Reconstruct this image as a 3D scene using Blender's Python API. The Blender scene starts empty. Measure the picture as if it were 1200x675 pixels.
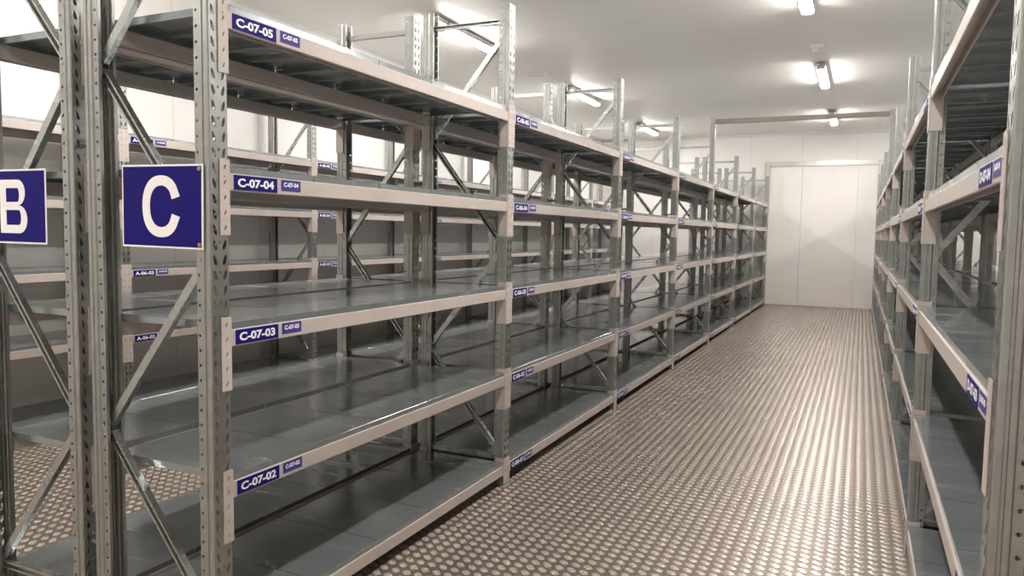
import bpy, bmesh, math, random
from mathutils import Vector, Matrix
random.seed(7)
C = bpy.context.scene.collection
PI = math.pi
L = 2.25            # bay length
D = 0.585           # rack depth
NB = 7              # bays per row
LV = [0.123, 0.673, 1.195, 1.717, 2.244]   # top of each beam level
H = 2.86            # upright height
HT = 3.165          # the tall uprights that carry the tie beam
Y_END, Y_BACK = 16.0, -4.6
X_LEFT, X_RIGHT = -3.97, 6.14
Z_CEIL = 3.83

# ------------------------------------------------------------------ materials
def new_mat(name):
    m = bpy.data.materials.new(name); m.use_nodes = True
    nt = m.node_tree; b = nt.nodes['Principled BSDF']
    return m, nt, b
def N(nt, t, **kw):
    n = nt.nodes.new(t)
    for k, v in kw.items(): setattr(n, k, v)
    return n
def noise(nt, scale, detail=3, rough=.5, stretch=None, coord='Object'):
    tc = N(nt, 'ShaderNodeTexCoord'); mp = N(nt, 'ShaderNodeMapping')
    if stretch: mp.inputs['Scale'].default_value = stretch
    nt.links.new(tc.outputs[coord], mp.inputs[0])
    n = N(nt, 'ShaderNodeTexNoise'); n.inputs['Scale'].default_value = scale
    n.inputs['Detail'].default_value = detail; n.inputs['Roughness'].default_value = rough
    nt.links.new(mp.outputs[0], n.inputs['Vector'])
    return n.outputs['Fac']
def ramp(nt, fac, stops):
    r = N(nt, 'ShaderNodeValToRGB')
    e = r.color_ramp.elements
    while len(e) < len(stops): e.new(.5)
    for i, (p, c) in enumerate(stops):
        e[i].position = p
        e[i].color = (c, c, c, 1) if isinstance(c, (int, float)) else (*c, 1)
    nt.links.new(fac, r.inputs[0]); return r.outputs['Color']

def plain(name, col, rough=.5, metal=0.0, var=0.04, scale=6, rvar=.06):
    m, nt, b = new_mat(name)
    f = noise(nt, scale)
    lo = tuple(max(0, c*(1-var)) for c in col); hi = tuple(min(1, c*(1+var)) for c in col)
    nt.links.new(ramp(nt, f, [(.3, lo), (.7, hi)]), b.inputs['Base Color'])
    nt.links.new(ramp(nt, f, [(.3, max(0, rough-rvar)), (.7, min(1, rough+rvar))]), b.inputs['Roughness'])
    b.inputs['Metallic'].default_value = metal
    return m
def galvanised(name, lo, hi, rough, metal=.9, scale=28):
    m, nt, b = new_mat(name)
    tc = N(nt, 'ShaderNodeTexCoord')
    v = N(nt, 'ShaderNodeTexVoronoi'); v.inputs['Scale'].default_value = scale
    nt.links.new(tc.outputs['Object'], v.inputs['Vector'])
    sx = N(nt, 'ShaderNodeSeparateColor'); nt.links.new(v.outputs['Color'], sx.inputs[0])
    nz = noise(nt, 5, 4)
    mx = N(nt, 'ShaderNodeMath', operation='ADD'); mx.use_clamp = True
    ml = N(nt, 'ShaderNodeMath', operation='MULTIPLY'); ml.inputs[1].default_value = .35
    nt.links.new(sx.outputs[0], ml.inputs[0]); nt.links.new(ml.outputs[0], mx.inputs[0])
    m2 = N(nt, 'ShaderNodeMath', operation='MULTIPLY'); m2.inputs[1].default_value = .65
    nt.links.new(nz, m2.inputs[0]); nt.links.new(m2.outputs[0], mx.inputs[1])
    nt.links.new(ramp(nt, mx.outputs[0], [(.2, lo), (.8, hi)]), b.inputs['Base Color'])
    nt.links.new(ramp(nt, mx.outputs[0], [(.2, rough+.08), (.8, rough-.05)]), b.inputs['Roughness'])
    b.inputs['Metallic'].default_value = metal
    return m

def panel_steel():
    m, nt, b = new_mat('shelf_galvanised')
    # wiped, smeary galvanised sheet
    geo = N(nt, 'ShaderNodeNewGeometry')
    mp = N(nt, 'ShaderNodeMapping'); mp.inputs['Scale'].default_value = (1.6, 5.0, 1.0)
    mp.inputs['Rotation'].default_value = (0, 0, .25)
    nt.links.new(geo.outputs['Position'], mp.inputs[0])
    n1 = N(nt, 'ShaderNodeTexNoise'); n1.inputs['Scale'].default_value = 1.6; n1.inputs['Detail'].default_value = 7
    n1.inputs['Roughness'].default_value = .68; n1.inputs['Distortion'].default_value = .7
    nt.links.new(mp.outputs[0], n1.inputs['Vector'])
    sm = ramp(nt, n1.outputs['Fac'], [(.54, 0.0), (.72, 1.0)])
    mixc = N(nt, 'ShaderNodeMix', data_type='RGBA')
    mixc.inputs[6].default_value = (.335, .37, .378, 1); mixc.inputs[7].default_value = (.50, .525, .53, 1)
    nt.links.new(sm, mixc.inputs[0]); nt.links.new(mixc.outputs[2], b.inputs['Base Color'])
    nt.links.new(ramp(nt, n1.outputs['Fac'], [(.46, .15), (.68, .28)]), b.inputs['Roughness'])
    b.inputs['Metallic'].default_value = .6
    return m

def floor_mat():
    m, nt, b = new_mat('tread_plate')
    geo = N(nt, 'ShaderNodeNewGeometry'); sep = N(nt, 'ShaderNodeSeparateXYZ')
    nt.links.new(geo.outputs['Position'], sep.inputs[0])
    def M(op, a, bb=None, clamp=False):
        n = N(nt, 'ShaderNodeMath', operation=op); n.use_clamp = clamp
        for i, v in enumerate((a, bb)):
            if v is None: continue
            if isinstance(v, (int, float)): n.inputs[i].default_value = v
            else: nt.links.new(v, n.inputs[i])
        return n.outputs[0]
    P = .0597
    def cell(o, off):
        t = M('DIVIDE', M('ADD', o, off), P)
        return M('SUBTRACT', M('FRACT', t), .5)
    u = cell(sep.outputs[0], 12.0-.0015*P + .03); v = cell(sep.outputs[1], 12.0+.03)
    # each stud is a slightly sheared rounded lozenge
    us = M('MULTIPLY', M('SUBTRACT', u, v), .7071/.43); vs = M('MULTIPLY', M('ADD', u, v), .7071/.275)
    d = M('ADD', M('POWER', M('ABSOLUTE', us), 3.0), M('POWER', M('ABSOLUTE', vs), 3.0))
    d = M('POWER', d, 1/3.0)
    stud = N(nt, 'ShaderNodeMapRange', interpolation_type='SMOOTHSTEP')
    nt.links.new(d, stud.inputs[0])
    for i, x in ((1, .75), (2, 1.05), (3, 1.0), (4, 0.0)): stud.inputs[i].default_value = x
    dome = N(nt, 'ShaderNodeMapRange', interpolation_type='SMOOTHSTEP')
    nt.links.new(d, dome.inputs[0])
    for i, x in ((1, .0), (2, 1.15), (3, 1.0), (4, 0.0)): dome.inputs[i].default_value = x
    # sheet seams
    def seam(o, off, step, w):
        t = M('FRACT', M('DIVIDE', M('ADD', o, off), step))
        e = M('ABSOLUTE', M('SUBTRACT', t, .5))
        return M('GREATER_THAN', e, .5 - w/step)
    sm = seam(sep.outputs[1], 3.08*4-2.05, 3.08, .004)
    h = M('MULTIPLY', stud.outputs[0], M('SUBTRACT', 1.0, sm))
    bp = N(nt, 'ShaderNodeBump'); bp.inputs['Distance'].default_value = .0012; bp.inputs['Strength'].default_value = 1.0
    nt.links.new(M('MULTIPLY', dome.outputs[0], M('SUBTRACT', 1.0, sm)), bp.inputs['Height']); nt.links.new(bp.outputs[0], b.inputs['Normal'])
    n1 = N(nt, 'ShaderNodeTexNoise'); n1.inputs['Scale'].default_value = 1.3; n1.inputs['Detail'].default_value = 6
    nt.links.new(geo.outputs['Position'], n1.inputs['Vector'])
    # reflection off the worn stud tops painted in as lighter colour, darker plate between
    mixc = N(nt, 'ShaderNodeMix', data_type='RGBA')
    mixc.inputs[6].default_value = (.27, .22, .18, 1); mixc.inputs[7].default_value = (.92, .81, .72, 1)
    nt.links.new(h, mixc.inputs[0])
    mul = N(nt, 'ShaderNodeMix', data_type='RGBA', blend_type='MULTIPLY'); mul.inputs[0].default_value = 1
    nt.links.new(mixc.outputs[2], mul.inputs[6])
    nt.links.new(ramp(nt, n1.outputs['Fac'], [(.3, .86), (.7, 1.0)]), mul.inputs[7])
    dk = N(nt, 'ShaderNodeMix', data_type='RGBA'); dk.inputs[7].default_value = (.16, .13, .11, 1)
    nt.links.new(mul.outputs[2], dk.inputs[6]); nt.links.new(M('MULTIPLY', sm, .6), dk.inputs[0])
    nt.links.new(dk.outputs[2], b.inputs['Base Color'])
    b.inputs['Metallic'].default_value = .45
    nt.links.new(ramp(nt, h, [(0, .38), (1, .27)]), b.inputs['Roughness'])
    return m

def wall_mat(name, col, axis, step, off, rough=.42):
    # insulated sandwich panels: fine joints every `step` metres along `axis`
    m, nt, b = new_mat(name)
    geo = N(nt, 'ShaderNodeNewGeometry'); sep = N(nt, 'ShaderNodeSeparateXYZ')
    nt.links.new(geo.outputs['Position'], sep.inputs[0])
    def M(op, a, bb):
        n = N(nt, 'ShaderNodeMath', operation=op)
        for i, v in enumerate((a, bb)):
            if isinstance(v, (int, float)): n.inputs[i].default_value = v
            elif v is not None: nt.links.new(v, n.inputs[i])
        return n.outputs[0]
    t = M('FRACT', M('DIVIDE', M('ADD', sep.outputs[axis], off), step), None)
    e = M('ABSOLUTE', M('SUBTRACT', t, .5), None)
    s = M('GREATER_THAN', e, .5 - .0035/step)
    mx = N(nt, 'ShaderNodeMix', data_type='RGBA')
    mx.inputs[7].default_value = tuple(c*.72 for c in col)+(1,)
    nz = noise(nt, .8, 3)
    nt.links.new(ramp(nt, nz, [(.3, tuple(c*.97 for c in col)), (.7, col)]), mx.inputs[6])
    nt.links.new(s, mx.inputs[0]); nt.links.new(mx.outputs[2], b.inputs['Base Color'])
    b.inputs['Roughness'].default_value = rough
    bp = N(nt, 'ShaderNodeBump'); bp.inputs['Distance'].default_value = .002; bp.inputs['Strength'].default_value = .6
    bp.invert = True
    nt.links.new(s, bp.inputs['Height']); nt.links.new(bp.outputs[0], b.inputs['Normal'])
    return m

def emit(name, col, strength):
    m, nt, b = new_mat(name)
    b.inputs['Base Color'].default_value = (.9, .9, .88, 1)
    b.inputs['Emission Color'].default_value = (*col, 1)
    b.inputs['Emission Strength'].default_value = strength
    return m

MAT = dict(
    galv = galvanised('galvanised_upright', (.34, .35, .335), (.42, .43, .415), .36),
    brace = galvanised('galvanised_brace', (.42, .435, .425), (.50, .515, .505), .28, scale=40),
    panel = panel_steel(),
    beam = plain('beige_beam_paint', (.53, .465, .43), .42),
    blue = plain('label_blue', (.010, .006, .155), .55, var=.05),
    violet = plain('label_violet', (.055, .045, .25), .5, var=.05),
    white = plain('label_white', (.93, .92, .90), .4),
    brass = plain('brass_screw', (.65, .42, .20), .35, .9),
    dark = plain('dark_rubber', (.04, .04, .04), .6),
    floor = floor_mat(),
    wall_x = wall_mat('panel_wall_end', (.84, .82, .795), 0, 1.095, 8.76+.435),
    wall_y = wall_mat('panel_wall_side', (.78, .76, .735), 1, 1.1, 22.0),
    ceil = wall_mat('panel_ceiling', (.94, .92, .895), 1, 1.1, 22.3, .5),
    door = plain('door_white', (.84, .81, .785), .4, var=.02, scale=2),
    alu = plain('aluminium_trim', (.62, .60, .57), .35, .6),
    cove = plain('cove_white', (.86, .84, .81), .35, var=.01),
    tie = plain('tie_beam_paint', (.36, .32, .29), .45),
    lamp = emit('tube_light', (1.0, .955, .91), 58.0),
    housing = plain('lamp_housing', (.55, .54, .52), .5),
    clip = plain('steel_clip', (.35, .31, .29), .35, .8),
)

for _k, _v in (('blue', .12), ('violet', .25)):
    MAT[_k].node_tree.nodes['Principled BSDF'].inputs['Specular IOR Level'].default_value = _v

# ------------------------------------------------------------------ helpers
def mesh_from(bm, name, mat, smooth=False):
    me = bpy.data.meshes.new(name); bm.normal_update(); bm.to_mesh(me); bm.free()
    me.materials.append(mat)
    if smooth:
        for p in me.polygons: p.use_smooth = True
    return me
def link(name, me, parent=None, loc=(0, 0, 0), rot=(0, 0, 0), scale=None):
    o = bpy.data.objects.new(name, me); C.objects.link(o)
    o.location = loc; o.rotation_euler = rot
    if scale: o.scale = scale
    if parent: o.parent = parent
    return o
def tag(o, label, cat, group=None):
    o['label'] = label; o['category'] = cat
    if group: o['group'] = group
    return o
def empty(name, loc, rz=0):
    o = bpy.data.objects.new(name, None); C.objects.link(o)
    o.empty_display_size = .05; o.location = loc; o.rotation_euler = (0, 0, rz); return o
def struct(o): o['kind'] = 'structure'; return o
def box(bm, x0, x1, y0, y1, z0, z1, bevel=0.0, seg=1):
    g = bmesh.ops.create_cube(bm, size=1.0)
    vs = g['verts']
    for v in vs:
        v.co = Vector(((x0+x1)/2 + v.co.x*(x1-x0), (y0+y1)/2 + v.co.y*(y1-y0), (z0+z1)/2 + v.co.z*(z1-z0)))
    if bevel > 0:
        es = list({e for v in vs for e in v.link_edges})
        bmesh.ops.bevel(bm, geom=es, offset=bevel, segments=seg, affect='EDGES', profile=.5)
    return bm
def cyl(bm, p, axis, r, h, n=12):
    """closed cylinder centred at p along axis"""
    g = bmesh.ops.create_cone(bm, cap_ends=True, segments=n, radius1=r, radius2=r, depth=h)
    rot = Vector((0, 0, 1)).rotation_difference(Vector(axis)).to_matrix()
    for v in g['verts']: v.co = rot @ v.co + Vector(p)
    return bm
def prism(bm, pts, z0, z1):
    a = [bm.verts.new((x, y, z0)) for x, y in pts]; b = [bm.verts.new((x, y, z1)) for x, y in pts]
    n = len(pts)
    bm.faces.new(list(reversed(a))); bm.faces.new(b)
    for i in range(n): bm.faces.new((a[i], a[(i+1) % n], b[(i+1) % n], b[i]))

# ------------------------------------------------------------------ perforated upright
def hole_cell(bm, P, w0, w1, z0, z1, hole):
    """one cell of sheet [w0,w1]x[z0,z1] around a hole polygon of 12 points (w, z), P maps (w, z) to 3-D"""
    per = []
    for i in range(3): per.append((w0+(w1-w0)*(.5+i/6), z0)) if i else per.append(((w0+w1)/2, z0))
    per = [((w0+w1)/2, z0), (w0+(w1-w0)*.75, z0), (w1, z0),
           (w1, (z0*2+z1)/3), (w1, (z0+z1*2)/3), (w1, z1),
           (w0+(w1-w0)*.75, z1), ((w0+w1)/2, z1), (w0+(w1-w0)*.25, z1), (w0, z1),
           (w0, (z0+z1*2)/3), (w0, (z0*2+z1)/3), (w0, z0), (w0+(w1-w0)*.25, z0)]
    n = len(per)
    cx = sum(h[0] for h in hole)/len(hole); cz = sum(h[1] for h in hole)/len(hole)
    a = [bm.verts.new(P(*q)) for q in per]
    b = [bm.verts.new(P(*hole[i])) for i in range(n)]
    for i in range(n):
        j = (i+1) % n
        bm.faces.new((a[i], a[j], b[j], b[i]))
def ell(cx, cz, rw, rz, slant=0.0, taper=0.0):
    ang = [-90, -62, -38, -16, 16, 38, 62, 90, 118, 142, 164, 196, 218, 242]
    out = []
    for t in ang:
        t = math.radians(t); c, s = math.cos(t), math.sin(t)
        k = 1 - taper*s
        out.append((cx + rw*c*k + slant*s*rz, cz + rz*s))
    return out
def quad(bm, P, w0, w1, z0, z1):
    bm.faces.new([bm.verts.new(P(*q)) for q in ((w0, z0), (w1, z0), (w1, z1), (w0, z1))])
def upright_mesh(height, name):
    bm = bmesh.new(); pitch = .05; n = int(height/pitch); z_top = height
    face = lambda w, z: (0, w, z)
    groove = lambda w, z: (0, w, z)
    for i in range(n+1):
        z0 = i*pitch; z1 = min(z0+pitch, z_top)
        if z1-z0 < .03:
            for a, b_ in ((-.036, -.006), (.006, .036)): quad(bm, face, a, b_, z0, z1)
            quad(bm, face, -.006, .006, z0, z1)
            for s in (-1, 1): quad(bm, lambda w, z, s=s: (w, s*.034, z), -.066, -.043, z0, z1)
            continue
        zc = (z0+z1)/2
        hole_cell(bm, face, -.036, -.006, z0, z1, ell(-.0205, zc, .0070, .0165, -.28, .25))
        hole_cell(bm, face, .006, .036, z0, z1, ell(.0205, zc, .0070, .0165, .28, .25))
        if i % 2: hole_cell(bm, face, -.006, .006, z0, z1, ell(0, zc+.010, .0040, .0045))
        else: quad(bm, face, -.006, .006, z0, z1)
        for s in (-1, 1):
            hole_cell(bm, lambda w, z, s=s: (w, s*.034, z), -.066, -.043, z0, z1, ell(-.0545, zc, .0053, .0053))
    for s in (-1, 1):
        prof = [(0, s*.036), (-.0015, s*.0388), (-.004, s*.040), (-.016, s*.040), (-.018, s*.0365), (-.025, s*.0365), (-.027, s*.040), (-.036, s*.040), (-.038, s*.0395), (-.041, s*.0345), (-.043, s*.034)]
        for (xa, ya), (xb, yb) in zip(prof, prof[1:]):
            bm.faces.new([bm.verts.new(q) for q in ((xa, ya, 0), (xb, yb, 0), (xb, yb, z_top), (xa, ya, z_top))])
        prof = [(-.066, s*.034), (-.067, s*.033), (-.067, s*.022)]
        for (xa, ya), (xb, yb) in zip(prof, prof[1:]):
            bm.faces.new([bm.verts.new(q) for q in ((xa, ya, 0), (xb, yb, 0), (xb, yb, z_top), (xa, ya, z_top))])
    bmesh.ops.remove_doubles(bm, verts=bm.verts, dist=.0002)
    bmesh.ops.recalc_face_normals(bm, faces=bm.faces)
    me = mesh_from(bm, name, MAT['galv'])
    # give the sheet its 2 mm gauge
    tmp = bpy.data.objects.new('tmp_sheet', me); C.objects.link(tmp)
    md = tmp.modifiers.new('gauge', 'SOLIDIFY'); md.thickness = .0018; md.offset = 0
    dg = bpy.context.evaluated_depsgraph_get()
    out = bpy.data.meshes.new_from_object(tmp.evaluated_get(dg)); out.name = name
    bpy.data.objects.remove(tmp)
    return out
UP = upright_mesh(H, 'upright'); UPT = upright_mesh(HT, 'tall_upright')

def foot_mesh():
    bm = bmesh.new()
    box(bm, -.085, .012, -.052, .052, 0, .005, .001)
    box(bm, -.066, .006, .0412, .0442, .005, .06, .0008); box(bm, -.066, .006, -.0442, -.0412, .005, .06, .0008)
    for y in (.0475, -.0475): cyl(bm, (-.03, y, .008), (0, 0, 1), .0035, .007, 8)
    return mesh_from(bm, 'base_plate', MAT['galv'])
FOOT = foot_mesh()
ZF = [2.70, 1.447, .165]; ZR = [2.095, .805]     # bracing nodes: outer post, inner post
XO, XI = -.052, -D+.052
def channel(p, q, name, flip=1, w=.030, d=.024, t=.0022):
    """a lipped channel from p to q in the plane of the frame (x, z), open towards flip*-Y"""
    p, q = Vector(p), Vector(q); ax = (q-p).normalized(); side = ax.cross(Vector((0, 1, 0))).normalized()
    bm = bmesh.new()
    def slab(s0, s1, y0, y1):
        vs = []
        for e in (p, q):
            for s, y in ((s0, y0), (s1, y0), (s1, y1), (s0, y1)): vs.append(bm.verts.new(e + side*s + Vector((0, y*flip, 0))))
        for f in ((0, 1, 2, 3), (7, 6, 5, 4), (0, 4, 5, 1), (1, 5, 6, 2), (2, 6, 7, 3), (3, 7, 4, 0)): bm.faces.new([vs[i] for i in f])
    slab(-w/2, w/2, d/2-t, d/2); slab(-w/2, -w/2+t, -d/2, d/2-t); slab(w/2-t, w/2, -d/2, d/2-t)
    slab(-w/2+t, -w/2+.007, -d/2, -d/2+t); slab(w/2-.007, w/2-t, -d/2, -d/2+t)
    # bolts at both ends
    for e, s in ((p, 1), (q, -1)):
        cyl(bm, e + ax*s*.0, (0, 1, 0), .0055, .078, 8)
    bmesh.ops.recalc_face_normals(bm, faces=bm.faces)
    return mesh_from(bm, name, MAT['brace'])
BR = []
seq = [(XO, ZF[0]-.01), (XI, ZR[0]+.018), (XI, ZR[0]-.018), (XO, ZF[1]+.018), (XO, ZF[1]-.018), (XI, ZR[1]+.018), (XI, ZR[1]-.018), (XO, ZF[2]+.03)]
for i in range(4):
    (xa, za), (xb, zb) = seq[2*i], seq[2*i+1]
    BR.append(('diagonal_brace', channel((xa, 0, za), (xb, 0, zb), 'diagonal_brace', -1 if i % 2 == 0 else 1)))
for z in (2.775, .165):
    BR.append(('horizontal_brace', channel((XO, 0, z), (XI, 0, z), 'horizontal_brace', 1 if z > 1 else -1)))

def make_frame(tall=False):
    r = empty('upright_frame', (0, 0, 0))
    link('upright', UPT if tall else UP, r, (0, 0, .005))
    link('upright', UP, r, (-D, 0, .005), (0, 0, PI))
    link('base_plate', FOOT, r); link('base_plate', FOOT, r, (-D, 0, 0), (0, 0, PI))
    for n, me in BR: link(n, me, r)
    return r
def copy_tree(root):
    c = root.copy(); C.objects.link(c)
    for ch in list(root.children):
        d = ch.copy(); C.objects.link(d); d.parent = c
        for g in list(ch.children):
            e = g.copy(); C.objects.link(e); e.parent = d
    return c

# ------------------------------------------------------------------ shelf
Y0, Y1 = .043, L-.043         # between the uprights
def beam_mesh():
    bm = bmesh.new()
    prof = [(.002, -.0555), (.002, -.0025), (-.0005, 0), (-.046, 0), (-.048, -.002), (-.048, -.056), (-.046, -.058), (-.040, -.058), (-.040, -.022), (-.008, -.022), (-.008, -.058), (-.0005, -.058)]
    a = [bm.verts.new((x, Y0, z)) for x, z in prof]; b = [bm.verts.new((x, Y1, z)) for x, z in prof]
    bm.faces.new(a); bm.faces.new(list(reversed(b)))
    for i in range(len(prof)): j = (i+1) % len(prof); bm.faces.new((a[i], b[i], b[j], a[j]))
    bmesh.ops.recalc_face_normals(bm, faces=bm.faces)
    return mesh_from(bm, 'beam', MAT['beam'])
def connector_mesh(s):
    """L-shaped end plate, s=+1 at the low-y end of the beam (leg on the post face towards -y)"""
    bm = bmesh.new(); z0, z1 = -.205, .044
    y = Y0 if s > 0 else Y1
    yc = y - s*.001
    # front leg with five teeth holes
    ya, yb = y - s*.043, y
    P = lambda w, z: (.0035, w, z)
    lo, hi = min(ya, yb), max(ya, yb)
    hs = (z1-z0)/5
    for i in range(5):
        a, b_ = z0+i*hs, z0+(i+1)*hs
        hole_cell(bm, P, lo, hi, a, b_, ell((lo+hi)/2, (a+b_)/2, .0035, .0085, .45*s, .2))
    bmesh.ops.remove_doubles(bm, verts=bm.verts, dist=.0002)
    bmesh.ops.recalc_face_normals(bm, faces=bm.faces)
    me0 = mesh_from(bm, 'tmp', MAT['beam'])
    tmp = bpy.data.objects.new('tmp_sheet', me0); C.objects.link(tmp)
    md = tmp.modifiers.new('g', 'SOLIDIFY'); md.thickness = .003; md.offset = 0
    dg = bpy.context.evaluated_depsgraph_get(); me1 = bpy.data.meshes.new_from_object(tmp.evaluated_get(dg))
    bpy.data.objects.remove(tmp)
    bm = bmesh.new(); bm.from_mesh(me1)
    ys = sorted((y, y - s*.0025))
    # side leg hugging the post
    box(bm, -.052, .0045, ys[0], ys[1], z0, z1, .0006)
    # locking hook dots
    cyl(bm, (.006, (lo+hi)/2, -.012), (1, 0, 0), .004, .004, 8)
    return mesh_from(bm, 'beam_connector', MAT['beam'])
PW = (Y1-Y0)/5
def panel_mesh():
    bm = bmesh.new(); g = .0026; w0, w1 = g, PW-g
    x0, x1 = -.004, -D+.004; zt = .023
    box(bm, x1, x0, w0, w1, zt-.0018, zt, .0006)
    box(bm, x0-.002, x0, w0, w1, .0005, zt-.0018); box(bm, x1, x1+.002, w0, w1, .0005, zt-.0018)
    box(bm, x0-.014, x0-.002, w0+.002, w1-.002, .0005, .002); box(bm, x1+.002, x1+.014, w0+.002, w1-.002, .0005, .002)
    for a, b_, c, d in ((w0, w0+.0018, w0+.0018, w0+.014), (w1-.0018, w1, w1-.014, w1-.0018)):
        box(bm, x1+.050, x0-.050, a, b_, -.003, zt-.0018); box(bm, x1+.052, x0-.052, c, d, -.003, -.0014)
    m = (w0+w1)/2
    # hat stiffener under the sheet
    box(bm, x1+.050, x0-.050, m-.016, m-.0145, .010, zt-.0018); box(bm, x1+.050, x0-.050, m+.0145, m+.016, .010, zt-.0018)
    box(bm, x1+.050, x0-.050, m-.016, m+.016, .0085, .010)
    return mesh_from(bm, 'shelf_panel', MAT['panel'])
BEAM, CA, CB, PANEL = beam_mesh(), connector_mesh(1), connector_mesh(-1), panel_mesh()

def plate_mesh(name, w, h, mat, border):
    bm = bmesh.new(); box(bm, 0, .0012, 0, w, -h/2, h/2, .0003)
    return mesh_from(bm, name, mat)
LAB_W, LAB_H, SM_W, SM_H = .207, .050, .104, .040
LAB = plate_mesh('location_label', LAB_W, LAB_H, MAT['blue'], 0)
SML = plate_mesh('small_label', SM_W, SM_H, MAT['violet'], 0)
_txt = {}
def text_mesh(s, w, h):
    if (s, w) in _txt: return _txt[(s, w)]
    cu = bpy.data.curves.new('t', 'FONT'); cu.body = s; cu.size = 1; cu.offset = .034; cu.resolution_u = 3
    cu.extrude = .01
    ob = bpy.data.objects.new('t', cu); C.objects.link(ob)
    dg = bpy.context.evaluated_depsgraph_get()
    me = bpy.data.meshes.new_from_object(ob.evaluated_get(dg)); bpy.data.objects.remove(ob)
    xs = [v.co.x for v in me.vertices]; ys = [v.co.y for v in me.vertices]
    x0, x1, y0, y1 = min(xs), max(xs), min(ys), max(ys)
    for v in me.vertices:
        X = (v.co.x-x0)/(x1-x0)-.5; Yv = (v.co.y-y0)/(y1-y0)-.5
        v.co = ((v.co.z+.01)*.02, X*w, Yv*h)
    me.name = 'lettering'; me.materials.clear(); me.materials.append(MAT['white'])
    _txt[(s, w)] = me; return me

for _a in 'CAD':
    for _b in range(1, NB+1):
        for _c in range(1, 6):
            _s = '%s-%02d-%02d' % (_a, _b, _c); text_mesh(_s, .172, .0295); text_mesh(_s, .078, .0165)
def make_shelf():
    r = empty('rack_shelf', (0, 0, 0))
    for f in (0, 1):
        b = link('beam', BEAM, r, (0, 0, 0) if f == 0 else (-D, L, 0), (0, 0, PI*f))
        for me in (CA, CB): link('beam_connector', me, b)
    for i in range(5): link('shelf_panel', PANEL, r, (0, Y0+i*PW, 0))
    return r
def put_labels(r, code, right_end):
    y = .062 if not right_end else L-.393
    a = link('location_label', LAB, r, (.0022, y, -.0285)); a['label'] = 'blue label with white code '+code
    link('lettering', text_mesh(code, .172, .0295), a, (.0012, LAB_W/2, 0))
    a = link('location_label', SML, r, (.0022, y+.227, -.0245)); a['label'] = 'small violet label with code '+code
    link('lettering', text_mesh(code, .078, .0165), a, (.0012, SM_W/2, .003))
    bm = None

BAY = ['nearest', 'second', 'third', 'fourth', 'fifth', 'sixth', 'farthest']
LEVEL = ['bottom', 'second', 'third', 'fourth', 'top']
FR = ['nearest', 'second', 'third', 'fourth', 'fifth', 'sixth', 'seventh', 'farthest']
# row: key, x of its front face, facing +x?, labelled?, description of the rack
ROWS = [
 ('C', 0.0, True, 'C', 'the C rack left of the aisle', 'shelves of the C rack left of the aisle'),
 ('B', -1.24, False, None, 'the B rack backing onto rack C', 'shelves of the B rack behind rack C'),
 ('A', -3.31, True, 'A', 'the A rack along the left wall', 'shelves of the A rack along the left wall'),
 ('D', 2.178, False, 'D', 'the rack right of the aisle', 'shelves of the rack right of the aisle'),
 ('E', 3.418, True, None, 'the rack backing onto the right one', 'shelves of the rack behind the right one'),
 ('F', 5.47, False, None, 'the rack along the right wall', 'shelves of the rack along the right wall'),
]
SKIP_FRAMES, SKIP_SHELVES = set(), set()
proto_s, proto_f, proto_t = make_shelf(), make_frame(), make_frame(True)
used_s = used_f = used_t = False
for key, X, plus, lab, desc, grp in ROWS:
    for k in range(NB+1):
        if (key, k) in SKIP_FRAMES: continue
        tall = key in 'CD' and k == 4
        if tall:
            f = proto_t if not used_t else copy_tree(proto_t); used_t = True
        else:
            f = proto_f if not used_f else copy_tree(proto_f); used_f = True
        f.location = (X, k*L, 0); f.rotation_euler = (0, 0, 0 if plus else PI)
        extra = 'tall ' if tall else ''
        tag(f, '%sgalvanised perforated upright frame, %s along %s' % (extra, FR[k], desc), 'rack frame',
            'upright frames of ' + desc)
    for k in range(NB):
        for l in range(5):
            if (key, k, l) in SKIP_SHELVES: continue
            s = proto_s if not used_s else copy_tree(proto_s)
            if not used_s: s2 = s; used_s = True
            s.location = (X, k*L if plus else (k+1)*L, LV[l]); s.rotation_euler = (0, 0, 0 if plus else PI)
            tag(s, 'grey steel shelf, %s level, %s bay of %s' % (LEVEL[l], BAY[k], desc), 'shelf', grp)
            if lab:
                s['_code'] = '%s-%02d-%02d' % (lab, NB-k, l+1); s['_r'] = not plus
# labels go on last, so that copies never inherit another shelf's code
for o in list(C.objects):
    if '_code' in o.keys():
        code = o['_code']; r = o['_r']; del o['_code']; del o['_r']
        put_labels(o, code, bool(r))
if not used_t: pass

# ------------------------------------------------------------------ row spacers between back-to-back racks
def spacer_mesh(length):
    bm = bmesh.new(); cyl(bm, (length/2, 0, 0), (1, 0, 0), .011, length, 14)
    for x in (.003, length-.003): cyl(bm, (x, 0, 0), (1, 0, 0), .018, .004, 14)
    return mesh_from(bm, 'row_spacer', MAT['galv'])
gap = (-D) - (-1.24 + D)
SP = spacer_mesh(gap - .004)
for x0, who, ks in ((-1.24+D+.002, 'racks B and C', range(8)), (2.178+D+.002, 'the two right-hand racks', range(8))):
    for k in ks:
        for z, w in ((1.83, 'upper'), (.36, 'lower')):
            o = link('row_spacer', SP, None, (x0, k*L, z))
            tag(o, '%s short steel tube tying %s at the %s frame' % (w, who, FR[k]), 'spacer', 'row spacers between ' + who)

# ------------------------------------------------------------------ tie beam over the aisle
bm = bmesh.new(); box(bm, .006, 2.172, 4*L-.028, 4*L+.028, HT-.075, HT-.012, .002)
for x in (.0035, 2.1745): box(bm, min(x, x)-.0015, x+.0015, 4*L-.035, 4*L+.035, HT-.14, HT-.004)
tag(link('tie_beam', mesh_from(bm, 'tie_beam', MAT['tie'])), 'brownish grey steel beam bridging the aisle between the two tall uprights', 'beam')

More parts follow.
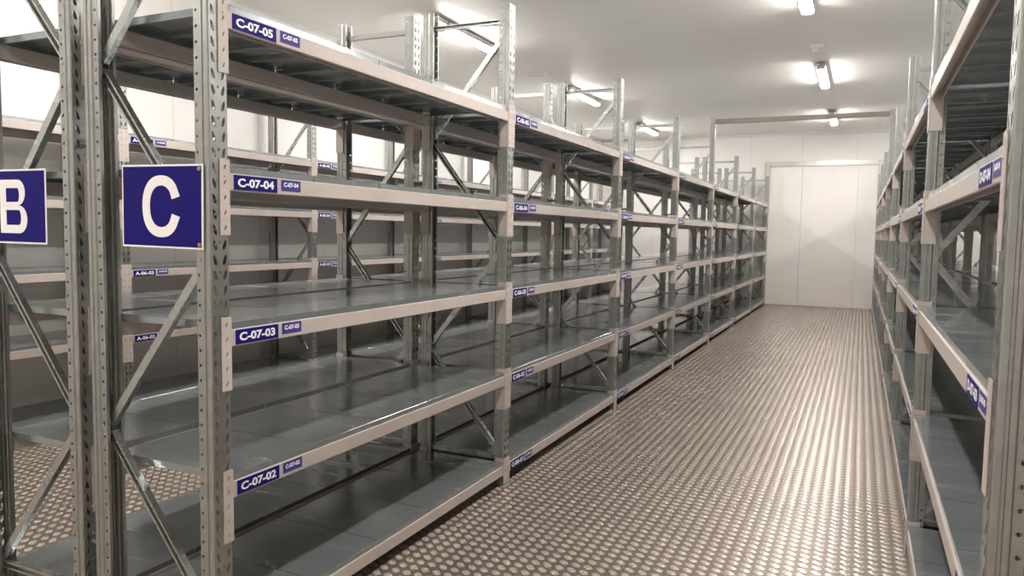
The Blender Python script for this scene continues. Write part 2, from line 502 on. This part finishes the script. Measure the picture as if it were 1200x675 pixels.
# ------------------------------------------------------------------ aisle signs
SW, SH = .376, .277
def sign_letter_C():
    bm = bmesh.new(); pts_o, pts_i = [], []
    ro = (.0875, .1025); ri = (.0525, .0690)
    n = 40; a0, a1 = math.radians(33), math.radians(327)
    o_, i_ = [], []
    for j in range(n+1):
        t = a0 + (a1-a0)*j/n
        def se(r, t, e=2.25):
            c, s = math.cos(t), math.sin(t)
            return (math.copysign(abs(c)**(2/e), c)*r[0], math.copysign(abs(s)**(2/e), s)*r[1])
        o_.append(se(ro, t)); i_.append(se(ri, t))
    # square the terminals
    o_[0] = (.086, .034); i_[0] = (.050, .024); o_[-1] = (.086, -.034); i_[-1] = (.050, -.024)
    layers = []
    for y in (0, -.0012):
        layers.append(([bm.verts.new((x, y, z)) for x, z in o_], [bm.verts.new((x, y, z)) for x, z in i_]))
    (oa, ia), (ob, ib) = layers
    for j in range(n):
        bm.faces.new((oa[j], oa[j+1], ia[j+1], ia[j])); bm.faces.new((ob[j], ib[j], ib[j+1], ob[j+1]))
        bm.faces.new((oa[j], ob[j], ob[j+1], oa[j+1])); bm.faces.new((ia[j], ia[j+1], ib[j+1], ib[j]))
    bm.faces.new((oa[0], ia[0], ib[0], ob[0])); bm.faces.new((oa[-1], ob[-1], ib[-1], ia[-1]))
    bmesh.ops.recalc_face_normals(bm, faces=bm.faces)
    return mesh_from(bm, 'letter', MAT['white'])
def sign_letter_B():
    bm = bmesh.new()
    def bowl(x0, z0, z1, xr, t, tb, tt, n=18):
        """a D-shaped stroke from x0, between z0 and z1, reaching xr"""
        h = (z1-z0)/2; zc = (z0+z1)/2; xs = xr - h*.92
        o_ = [(x0, z0)] + [(xs + math.sin(a)*h*.92, zc - math.cos(a)*h) for a in [PI*j/n for j in range(n+1)]] + [(x0, z1)]
        hi = (z1-tt-z0-tb)/2; zi = (z1-tt+z0+tb)/2
        i_ = [(x0, z0+tb)] + [(xs + math.sin(a)*(h*.92-t), zi - math.cos(a)*hi) for a in [PI*j/n for j in range(n+1)]] + [(x0, z1-tt)]
        lay = [([bm.verts.new((x, y, z)) for x, z in o_], [bm.verts.new((x, y, z)) for x, z in i_]) for y in (0, -.0012)]
        (oa, ia), (ob, ib) = lay
        for j in range(len(o_)-1):
            bm.faces.new((oa[j], oa[j+1], ia[j+1], ia[j])); bm.faces.new((ob[j], ib[j], ib[j+1], ob[j+1]))
            bm.faces.new((oa[j], ob[j], ob[j+1], oa[j+1])); bm.faces.new((ia[j], ia[j+1], ib[j+1], ib[j]))
        bm.faces.new((oa[0], ia[0], ib[0], ob[0])); bm.faces.new((oa[-1], ob[-1], ib[-1], ia[-1]))
    box(bm, -.078, -.042, -.0012, 0, -.1, .1)
    bowl(-.042, .004, .1, .070, .034, .013, .031); bowl(-.042, -.1, .004, .080, .035, .031, .017)
    bmesh.ops.recalc_face_normals(bm, faces=bm.faces)
    return mesh_from(bm, 'letter', MAT['white'])
def sign(cx, cz, y, letter, label, screws, tilt):
    bm = bmesh.new(); box(bm, -SW/2, SW/2, -.0015, .0015, -SH/2, SH/2, .0005)
    s = link('aisle_sign', mesh_from(bm, 'aisle_sign', MAT['white']), None, (cx, y, cz), (0, tilt, 0))
    bm = bmesh.new(); b = .0065; box(bm, -SW/2+b, SW/2-b, -.0021, -.0015, -SH/2+b, SH/2-b)
    f = link('sign_face', mesh_from(bm, 'sign_face', MAT['blue']), s); f['label'] = 'blue sign face'
    link('letter', letter, s, (.0, -.0021, 0))
    for z in (SH/2-.016, -SH/2+.016):
        bm = bmesh.new(); cyl(bm, (0, 0, 0), (0, 1, 0), .0065, .004, 12); cyl(bm, (0, -.003, 0), (0, 1, 0), .0035, .003, 6)
        w = link('screw', mesh_from(bm, 'screw', MAT['brass']), s, (screws*(SW/2-.014), -.004, z)); w['label'] = 'brass screw'
    tag(s, label, 'sign')
sign(-.209, 1.604, -.046, sign_letter_C(), 'blue sign with a white C bolted to the near upright left of the aisle', 1, .012)
sign(-.987, 1.604, -.046, sign_letter_B(), 'blue sign with a white B at the left edge of the photo', -1, .004)

# ------------------------------------------------------------------ room
def slab(name, x0, x1, y0, y1, z0, z1, mat):
    bm = bmesh.new(); box(bm, x0, x1, y0, y1, z0, z1); return struct(link(name, mesh_from(bm, name, mat)))
slab('floor', X_LEFT-.1, X_RIGHT+.1, Y_BACK-.1, Y_END+.1, -.1, 0, MAT['floor'])
slab('ceiling', X_LEFT-.1, X_RIGHT+.1, Y_BACK-.1, Y_END+.1, Z_CEIL, Z_CEIL+.1, MAT['ceil'])
slab('wall_left', X_LEFT-.1, X_LEFT, Y_BACK, Y_END, 0, Z_CEIL, MAT['wall_y'])
slab('wall_right', X_RIGHT, X_RIGHT+.1, Y_BACK, Y_END, 0, Z_CEIL, MAT['wall_y'])
slab('wall_back', X_LEFT-.1, X_RIGHT+.1, Y_END, Y_END+.1, 0, Z_CEIL, MAT['wall_x'])
slab('wall_front', X_LEFT-.1, X_RIGHT+.1, Y_BACK-.1, Y_BACK, 0, Z_CEIL, MAT['wall_x'])
# coved joints of the cold room
def cove(name, p, q, n1, n2):
    bm = bmesh.new(); p, q, n1, n2 = map(Vector, (p, q, n1, n2)); r = .06; pr = []
    for j in range(7):
        a = j/6*PI/2; pr.append(n1*(r*(1-math.sin(a))) + n2*(r*(1-math.cos(a))))
    pr.append(Vector((0, 0, 0)))
    A = [bm.verts.new(p+v) for v in pr]; B = [bm.verts.new(q+v) for v in pr]; n = len(pr)
    for i in range(n): bm.faces.new((A[i], A[(i+1) % n], B[(i+1) % n], B[i]))
    bm.faces.new(A); bm.faces.new(list(reversed(B)))
    bmesh.ops.recalc_face_normals(bm, faces=bm.faces)
    return struct(link(name, mesh_from(bm, name, MAT['cove'], True)))
cove('trim_1', (X_LEFT, Y_BACK, Z_CEIL), (X_LEFT, Y_END, Z_CEIL), (1, 0, 0), (0, 0, -1))
cove('trim_2', (X_LEFT, Y_END, Z_CEIL), (X_RIGHT, Y_END, Z_CEIL), (0, -1, 0), (0, 0, -1))
cove('trim_3', (X_RIGHT, Y_BACK, Z_CEIL), (X_RIGHT, Y_END, Z_CEIL), (-1, 0, 0), (0, 0, -1))
cove('baseboard_left', (X_LEFT, Y_BACK, 0), (X_LEFT, Y_END, 0), (1, 0, 0), (0, 0, 1))

# sliding door at the end of the aisle
DX0, DX1, DZ = 0.0, 2.18, 3.09
dr = struct(empty('door_1', ((DX0+DX1)/2, Y_END, 0)))
def dpart(name, x0, x1, y0, y1, z0, z1, mat, bev=.001):
    bm = bmesh.new(); cx = (DX0+DX1)/2
    box(bm, x0-cx, x1-cx, y0, y1, z0, z1, bev); return link(name, mesh_from(bm, name, mat), dr)
for a, b in ((DX0+.002, .679), (.683, 1.797), (1.801, DX1-.002)):
    dpart('door_panel', a, b, -.055, -.002, .03, DZ-.002, MAT['door'])
dpart('bottom_seal', DX0+.002, DX1-.002, -.05, -.004, .004, .028, MAT['alu'])
dpart('door_frame', DX0-.09, DX0, -.085, -.001, .001, DZ+.11, MAT['alu'], .004)
dpart('door_frame', DX1, DX1+.09, -.085, -.001, .001, DZ+.11, MAT['alu'], .004)
dpart('door_header', DX0+.001, DX1-.001, -.085, -.001, DZ, DZ+.11, MAT['alu'], .004)

# ------------------------------------------------------------------ ceiling lights
def capsule(bm, ylen, w, z0, z1, n=8):
    """long body with half-round underside, along Y"""
    prof = []
    for j in range(n+1):
        a = PI*j/n; prof.append((-math.cos(a)*w/2, z0 + (z1-z0)*(1-math.sin(a)**.7)))
    A = [bm.verts.new((x, -ylen/2, z)) for x, z in prof]; B = [bm.verts.new((x, ylen/2, z)) for x, z in prof]
    m = len(prof)
    for i in range(m): bm.faces.new((A[i], A[(i+1) % m], B[(i+1) % m], B[i]))
    bm.faces.new(A); bm.faces.new(list(reversed(B)))
    bmesh.ops.recalc_face_normals(bm, faces=bm.faces)
def make_lamp():
    r = empty('ceiling_light', (0, 0, Z_CEIL))
    bm = bmesh.new(); box(bm, -.064, .064, -.72, .72, -.066, -.012, .006, 2)
    box(bm, -.03, .03, -.45, -.39, -.012, 0); box(bm, -.03, .03, .39, .45, -.012, 0)
    link('housing', mesh_from(bm, 'housing', MAT['housing']), r)
    bm = bmesh.new(); capsule(bm, 1.40, .114, -.096, -.0665)
    link('diffuser', mesh_from(bm, 'diffuser', MAT['lamp'], False), r)
    for s in (-1, 1):
        bm = bmesh.new(); box(bm, -.056, .056, s*.70 if s > 0 else -.735, .735 if s > 0 else s*.70, -.100, -.025, .012, 3)
        link('end_cap', mesh_from(bm, 'end_cap', MAT['housing']), r)
    for s in (-1, 1):
        for q in (-1, 1):
            bm = bmesh.new(); box(bm, q*.0665-.0022, q*.0665+.0022, s*.5-.012, s*.5+.012, -.085, -.02, .001)
            link('clip', mesh_from(bm, 'clip', MAT['clip']), r)
    bm = bmesh.new(); cyl(bm, (0, -.78, -.05), (0, 1, 0), .016, .09, 10); link('cable_gland', mesh_from(bm, 'cable_gland', MAT['clip']), r)
    return r
lamp0 = make_lamp(); first = True
for xl, ys, desc in ((1.33, (-2.5, 1.55, 5.6, 9.68, 13.72), 'over the middle aisle'),  # rearmost middle and left lamps are added behind camera to brighten signs and uprights
                     (-2.32, (-2.2, 1.9, 5.95, 10.0, 14.1), 'over the left aisle'),
                     (4.42, (1.55, 5.6, 9.68, 13.72), 'over the right aisle')):
    for i, y in enumerate(ys):
        o = lamp0 if first else copy_tree(lamp0); first = False
        o.location = (xl, y, Z_CEIL)
        nm = ('tube light on the ceiling %s, %s' % (desc, ['added behind the camera', 'above the photo',
              'nearest one in view', 'middle one in view', 'farthest one'][i+5-len(ys)]))
        tag(o, 'glowing white ' + nm, 'ceiling light', 'tube lights ' + desc)

# small ceiling fittings
bm = bmesh.new(); box(bm, -.13, .13, -.055, .055, -.045, 0, .01, 2); box(bm, -.11, .11, -.04, .04, -.052, -.045, .003)
tag(link('emergency_light', mesh_from(bm, 'emergency_light', MAT['cove']), None, (-2.42, 8.3, Z_CEIL)),
    'small white rectangular emergency light on the ceiling over the left aisle', 'emergency light')
bm = bmesh.new(); box(bm, -.075, .075, -.05, .05, -.05, 0, .008, 2); cyl(bm, (0, 0, -.065), (0, 0, 1), .035, .03, 16); cyl(bm, (0, 0, -.085), (0, 0, 1), .02, .012, 12)
tag(link('ceiling_sensor', mesh_from(bm, 'ceiling_sensor', MAT['cove']), None, (1.32, 8.0, Z_CEIL)),
    'small white sensor on the ceiling between two tube lights over the aisle', 'sensor')

# ------------------------------------------------------------------ world, camera
w = bpy.data.worlds.new('World'); bpy.context.scene.world = w; w.use_nodes = True
w.node_tree.nodes['Background'].inputs[0].default_value = (.5, .5, .5, 1)
w.node_tree.nodes['Background'].inputs[1].default_value = .0
yaw, pitch, roll, F = .4316, -.0729, .0155, 884.07
f = Vector((-math.sin(yaw)*math.cos(pitch), math.cos(yaw)*math.cos(pitch), math.sin(pitch)))
r = Vector((math.cos(yaw), math.sin(yaw), 0)); u = r.cross(f)
r2 = r*math.cos(roll) + u*math.sin(roll); u2 = -r*math.sin(roll) + u*math.cos(roll)
cd = bpy.data.cameras.new('camera'); cam = bpy.data.objects.new('camera', cd); C.objects.link(cam)
cd.sensor_width = 36; cd.lens = F/1200*36; cd.clip_start = .02; cd.clip_end = 60
cam.matrix_world = Matrix(((r2.x, u2.x, -f.x, 1.9107), (r2.y, u2.y, -f.y, -1.8496), (r2.z, u2.z, -f.z, 1.5339), (0, 0, 0, 1)))
bpy.context.scene.camera = cam
sc = bpy.context.scene
sc.view_settings.view_transform = 'Standard'; sc.view_settings.look = 'None'
sc.view_settings.gamma = 1; sc.view_settings.use_curve_mapping = False
sc.view_settings.exposure = 1.17
